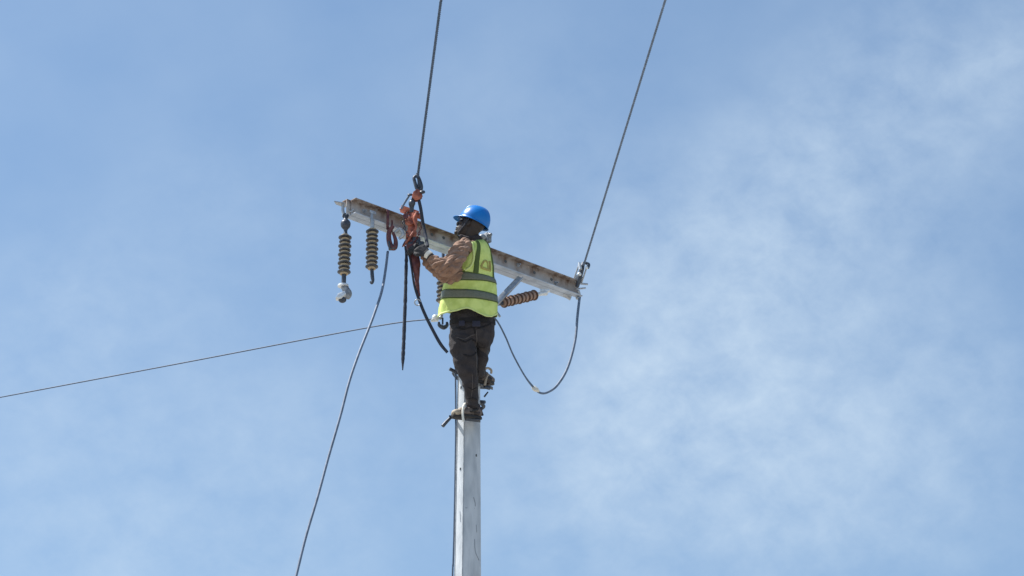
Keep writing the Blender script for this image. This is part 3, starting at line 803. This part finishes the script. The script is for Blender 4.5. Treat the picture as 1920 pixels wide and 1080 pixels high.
# seams and pocket edges laid on the cloth; dark creases paint in fold shade
from mathutils.bvhtree import BVHTree
bv = BVHTree.FromPolygons([v.co + ORG['person'] for v in TRO.data.vertices], [tuple(p.vertices) for p in TRO.data.polygons])
def laid(path, r_, off=.001, k=5):
    o = []
    for q in spline(path, k):
        h_ = bv.ray_cast(CAM, ray(*q).normalized())
        if h_[0] is not None: o.append(h_[0] + h_[1] * off)
    m = MB()
    if len(o) > 2: m.tube(o, [r_ * .3] + [r_] * (len(o) - 2) + [r_ * .3], 6, 1)
    return m
for nm, mm, path, r_ in (
    ('pocket_edge', 'crease', [(853, 614), (868, 617), (886, 614), (890, 620), (891, 628)], .006),
    ('pocket_edge', 'crease', [(895, 616), (906, 613), (921, 607)], .006),
    ('seam', 'seam', [(893, 618), (894, 640), (892, 660), (893, 680), (894, 706)], .004),
    ('seam', 'seam', [(855, 632), (870, 636), (882, 630), (894, 626)], .004),
    ('crease', 'crease', [(858, 634), (872, 641), (884, 636), (893, 640)], .006),
    ('crease', 'crease', [(868, 664), (880, 668), (890, 664), (894, 656)], .006),
    ('crease', 'crease', [(896, 640), (897, 660), (896, 684), (897, 700)], .007),
    ('crease', 'crease', [(862, 652), (872, 650)], .004),
    ('crease', 'crease', [(878, 726), (886, 730), (894, 726)], .004),
    ('crease', 'crease', [(877, 748), (886, 746), (895, 750)], .005),
    ('seam', 'seam', [(885, 700), (886, 720), (884, 745)], .003)):
    laid(path, r_).build(nm, mm, man)

# vest as an explicit surface so that tape, trims and print follow it
VR = [  # y, centre x, half width px, half depth m, Y
 (603, 875, 55, .165, 19.60), (590, 876, 54.5, .165, 19.59), (575, 878, 54, .163, 19.575), (560, 879, 52.5, .16, 19.56), (548, 880, 51, .16, 19.55), (535, 881, 49, .158, 19.535), (520, 881.5, 46.5, .158, 19.52),
 (505, 884, 42.5, .160, 19.505), (490, 886, 39, .162, 19.49), (476, 889, 34, .160, 19.475), (466, 891, 28.5, .145, 19.465), (458, 891, 22, .125, 19.458), (452, 890, 16, .10, 19.45)]
VS = spline([(*at(cx, y, Y), hw * mpp(at(cx, y, Y)), hd, y) for y, cx, hw, hd, Y in VR], 6)
def vest_at(i, u, off=0.):
    """i: float index in VS, u: angle (0 = right, -90 = towards the camera)"""
    i = max(0, min(len(VS) - 1.001, i)); k = int(i); f = i - k
    A = [a + (b_ - a) * f for a, b_ in zip(VS[k], VS[k + 1])]
    p = Vector(A[:3]); t_ = Vector(VS[min(k + 2, len(VS) - 1)][:3]) - Vector(VS[max(k - 1, 0)][:3])
    a, b_ = frame_for(t_)
    if b_.y > 0: b_ = -b_
    if a.x < 0: a = -a
    ru, rv = A[3] + off, A[4] + off
    low = max(0, 1 - i / (len(VS) * .75))
    wr_ = .012 * low * math.sin(u * 5 + 1.2 + .6 * math.sin(i * .12)) + .008 * noise.noise(Vector((math.cos(u) * 3, math.sin(u) * 3, i * .09))) + .006 * noise.noise(Vector((math.cos(u) * 7, math.sin(u) * 7, i * .16 + 4)))
    q = p + a * (ru + wr_ * .35) * math.cos(u) - b_ * (rv + wr_) * math.sin(u)
    return q
def vidx(y):
    for i in range(len(VS) - 1):
        if VS[i][5] >= y >= VS[i + 1][5]: return i + (VS[i][5] - y) / max(VS[i][5] - VS[i + 1][5], 1e-6)
    return 0 if y > VS[0][5] else len(VS) - 1.01
def hem(u):
    """pixel height of the hem round the body"""
    x = math.cos(u)
    s_ = 0 if math.sin(u) > 0 else 1
    near = 594 + 5 * max(0, -x - .45) / .55 - 9 * math.exp(-((x + .02) / .30) ** 2) + 4 * math.exp(-((x - .62) / .22) ** 2) - 12 * max(0, (x - .85) / .15)
    return near if s_ else 586
def vsurf(name, m_, y0, y1, u0, u1, off, nu=96, nv=40, hemmed=False, solid=.004, closed=True):
    mb = MB(); rings = []
    for j in range(nv + 1):
        row = []
        for k in range(nu if closed else nu + 1):
            u = u0 + (u1 - u0) * k / nu
            ya = hem(u) if hemmed else (y0(u) if callable(y0) else y0)
            yb_ = y1(u) if callable(y1) else y1
            row.append(vest_at(vidx(ya + (yb_ - ya) * j / nv), u, off))
        rings.append(row)
    mb.rings(rings, cap=False, closed=closed)
    return mb.build(name, m_, man, solid=solid, smooth=180)
PI = math.pi
vest = vsurf('vest', 'vest', 603, 453, 0, 2 * PI, 0, hemmed=True)
vsurf('vest_hem', 'vpipe', lambda u: hem(u) + .6, lambda u: hem(u) - 3.0, 0, 2 * PI, .003, nv=2)
vsurf('reflective_band', 'band', 530.5, 518.5, 0, 2 * PI, .004, nv=4)
vsurf('reflective_band', 'band', 564.5, 552.5, 0, 2 * PI, .004, nv=4)
for (y0, y1) in ((532.2, 530.6), (518.4, 516.8), (566.2, 564.6), (552.4, 550.8)):
    vsurf('band_edge', 'vtrim', y0, y1, 0, 2 * PI, .0042, nv=1)
def strip(name, m_, ua, ub, wu, off, y0=517, y1=454, n=20):
    return vsurf(name, m_, y0, y1, ua - wu, ua + wu, off, nu=4, nv=n, closed=False)
strip('shoulder_strip', 'vtrim', -R(78), 0, R(6.2), .005)
strip('shoulder_strip', 'vtrim', -R(16), 0, R(6), .005)
# pale armhole binding
def vpt(px_, y, off=.006):
    i = vidx(y); best = None
    for k in range(181):
        u = -PI + PI * k / 180; q = vest_at(i, u, off); d = q - CAM
        sx = 960 + FPX * d.dot(RT) / d.dot(FW)
        if best is None or abs(sx - px_) < best[0]: best = (abs(sx - px_), q)
    return best[1]
m = MB(); m.tube([vpt(x, y, .010) for x, y in ((881, 453), (886, 466), (888, 480), (888, 494), (883, 507), (872, 516))], .0085, 8)
m.build('armhole_binding', 'vpipe', man)
# printed mark on the back
m = MB()
def fl(path, r):
    m.tube([vpt(x, y, .002) for x, y in path], r, 6, 4)
fl([(902, 504), (904.5, 498), (908, 492), (911, 490), (913, 492)], .009)
fl([(902, 505), (910, 506), (919, 505.5)], .010)
fl([(918, 505), (918, 497), (917.5, 488)], .013)
fl([(913, 492), (914.5, 498), (915, 505)], .005)
m.build('back_print', 'logo', man)

# helmet
hm = MB(); rings = []
nu, nv = 48, 16
def hring(th):
    o = []
    for k in range(nu):
        u = 2 * PI * k / nu
        lf = .119 * math.cos(u) - .010; ll = .103 * math.sin(u)
        rr = math.sin(th) ** .86
        ridge = .006 * math.exp(-(ll * rr / .012) ** 2) * (1 if th < 1.35 else 0)
        z_ = .122 * math.cos(th) + ridge
        o.append(H(lf * rr - .012 * (1 - rr), ll * rr, .030 + z_))
    return o
for j in range(nv + 1): rings.append(hring(max(.02, j / nv * PI / 2)))
# flange and peak
for e_ in (0, .5, 1):
    o = []
    for k in range(nu):
        u = 2 * PI * k / nu; c_ = max(0, math.cos(u))
        ext = .010 + .042 * c_ ** 1.6
        lf = (.119 + ext * e_) * math.cos(u) - .010; ll = (.103 + (.010 + .008 * c_) * e_) * math.sin(u)
        o.append(H(lf, ll, .030 - .010 - .014 * e_ * c_ - .006 * e_))
    rings.append(o)
hm.rings(rings, cap=False)
# close crown
V0 = [v.copy() for v in hm.v[:nu]]; hm.add(V0, [tuple(range(nu))])
ho = hm.build('helmet', 'helmet', man, solid=.004, smooth=180)
m = MB(); c = H(.085, .0, .118)
m.ell(H(.078, .012, .115), (hf * .6 - hu).normalized() * .030, hl * .022, (hf + hu * .8).normalized() * .010)
m.build('helmet_glint', 'glint', man)  # pale patch on the shell, a sun glint painted as colour
m = MB(); m.tube([H(-.01, .100, .02), H(.01, .082, -.05), H(.045, .045, -.110), H(.05, 0, -.125), H(.045, -.045, -.110), H(-.01, -.1, .02)], .005, 6)
m.build('chin_strap', 'rope', man)

# boots
def boot(name, heel, toe, ankle, hgt, upm, lab=None):
    m = MB(); d = (toe - heel); fwd = d.normalized(); ln = d.length
    side = fwd.cross(ZP).normalized(); up_ = side.cross(fwd).normalized()
    b0 = heel
    secs = [(b0 + up_ * .035, .030, .032), (b0 + fwd * ln * .22 + up_ * .05, .040, .050), (b0 + fwd * ln * .42 + up_ * .045, .042, .045), (b0 + fwd * ln * .65 + up_ * .034, .047, .032), (b0 + fwd * ln * .85 + up_ * .028, .045, .026), (b0 + fwd * ln * .99 + up_ * .022, .028, .016)]
    m.loft(secs, 18, ref=up_)
    m.loft([(b0 + fwd * ln * .20 + up_ * .04, .044, .044), (ankle, .048, .05), (ankle + (ankle - b0 - fwd * ln * .2).normalized() * hgt, .05, .052)], 18)
    bo = m.build('boot', upm, man, remesh=.0055, smi=2, smooth=180, disp=folds(.003, 30))
    s_ = MB(); out_ = []
    for k in range(24):
        u = 2 * PI * k / 24; f_ = math.cos(u)
        out_.append(b0 + fwd * (ln * .5 + (ln * .53) * f_) + side * (.044 + .005 * f_) * math.sin(u) - up_ * .008)
    s_.prism(out_, up_ * .020)
    so_ = s_.build('boot_sole', 'sole', man, bevel=.003)
    return bo
LH, LT = at(902, 785, 19.86), at(849, 781, 19.74)
boot('boot', LH, LT, at(888, 768, 19.83), .03, 'boot')
m = MB(); m.ell(at(857, 775, 19.755), RT * .045, Vector((0, .047, 0)), ZP * .030); m.ell(at(864, 773, 19.77), RT * .03, Vector((0, .045, 0)), ZP * .036)
m.build('toe_cap', 'boott', man)
RH, RT_ = at(897, 715, 19.92), at(923, 721, 20.10)
boot('boot', RH, RT_, at(903, 706, 19.95), .03, 'boot')

# climbing irons: plate with straps and a hook bent round the pole
def iron(label, plate_a, plate_b, hookpts, straps, tip, tk=1):
    t = thing('climbing_iron', bottom([plate_a, plate_b]), label, 'climbing iron', 'climbing irons on the worker\'s boots')
    m = MB(); d = (plate_b - plate_a); s_ = Vector((0, .025, 0)); 
    m.box((plate_a + plate_b) / 2, d / 2, s_, d.cross(s_).normalized() * .0055); m.build('foot_plate', 'dsteel', t, bevel=.003)
    m = MB(); m.tube(hookpts, .0135, 10, 6); m.build('hook', 'dsteel', t)
    m = MB(); m.tube(tip, [.011 * tk, .013 * tk, .014 * tk], 10, 3); m.build('tail', 'dsteel', t)
    for st, mm in straps:
        m = MB(); m.tube(st, .009, 8, 5); m.build('strap', mm, t)
    return t
zc = lambda p, q: Vector((PX + q[0], PY + q[1], p))
def around(zl, zr, r=.118, fromleft=True, a0=195, a1=-15):
    o = []
    for i in range(13):
        a = R(a0 + (a1 - a0) * i / 12); f = i / 12
        o.append(Vector((PX + r * math.cos(a), PY + r * math.sin(a), zl + (zr - zl) * f)))
    return o
zl = at(846, 782, 19.97).z; zr = at(906, 754, 19.97).z
iron('black climbing iron under the lower boot, its bar pointing down left', at(842, 781.5, 19.80), at(901, 789, 19.84),
     [at(846, 782, 19.82)] + around(zl + .005, zr, r=.122, a0=190, a1=25) + [at(900, 754, 19.99), at(909, 754, 19.96)],
     [([at(869, 790, 19.72), at(867.5, 776, 19.715), at(869, 762, 19.73), at(872, 757, 19.79)], 'white'),
      ([at(875, 770, 19.775), at(885, 771, 19.765), at(896, 768, 19.78)], 'sole'),
      ([at(897, 758, 19.80), at(901, 768, 19.83), at(905, 779, 19.86)], 'belt')],
     [at(847, 781, 19.80), at(838, 790, 19.79), at(830, 799, 19.78)])
zl = at(846, 693, 19.97).z; zr = at(916, 728, 20).z
iron('black climbing iron under the upper boot behind the right side of the pole', at(900, 721.5, 19.94), at(924, 728, 20.10),
     [at(918, 728, 20.0)] + around(zl, zr, r=.125, a0=165, a1=-10)[::-1] + [at(857, 699, 19.97), at(843, 691.5, 19.94)],
     [([at(909, 722, 19.93), at(912, 708, 19.93), at(915, 702, 19.95)], 'boott'), ([at(905, 695, 19.90), at(914, 690, 19.92), at(921, 694, 19.95), at(921, 700, 19.97)], 'boott')],
     [at(915, 735, 20.0), at(911, 740, 20.0), at(908, 744, 20.0)], .5)
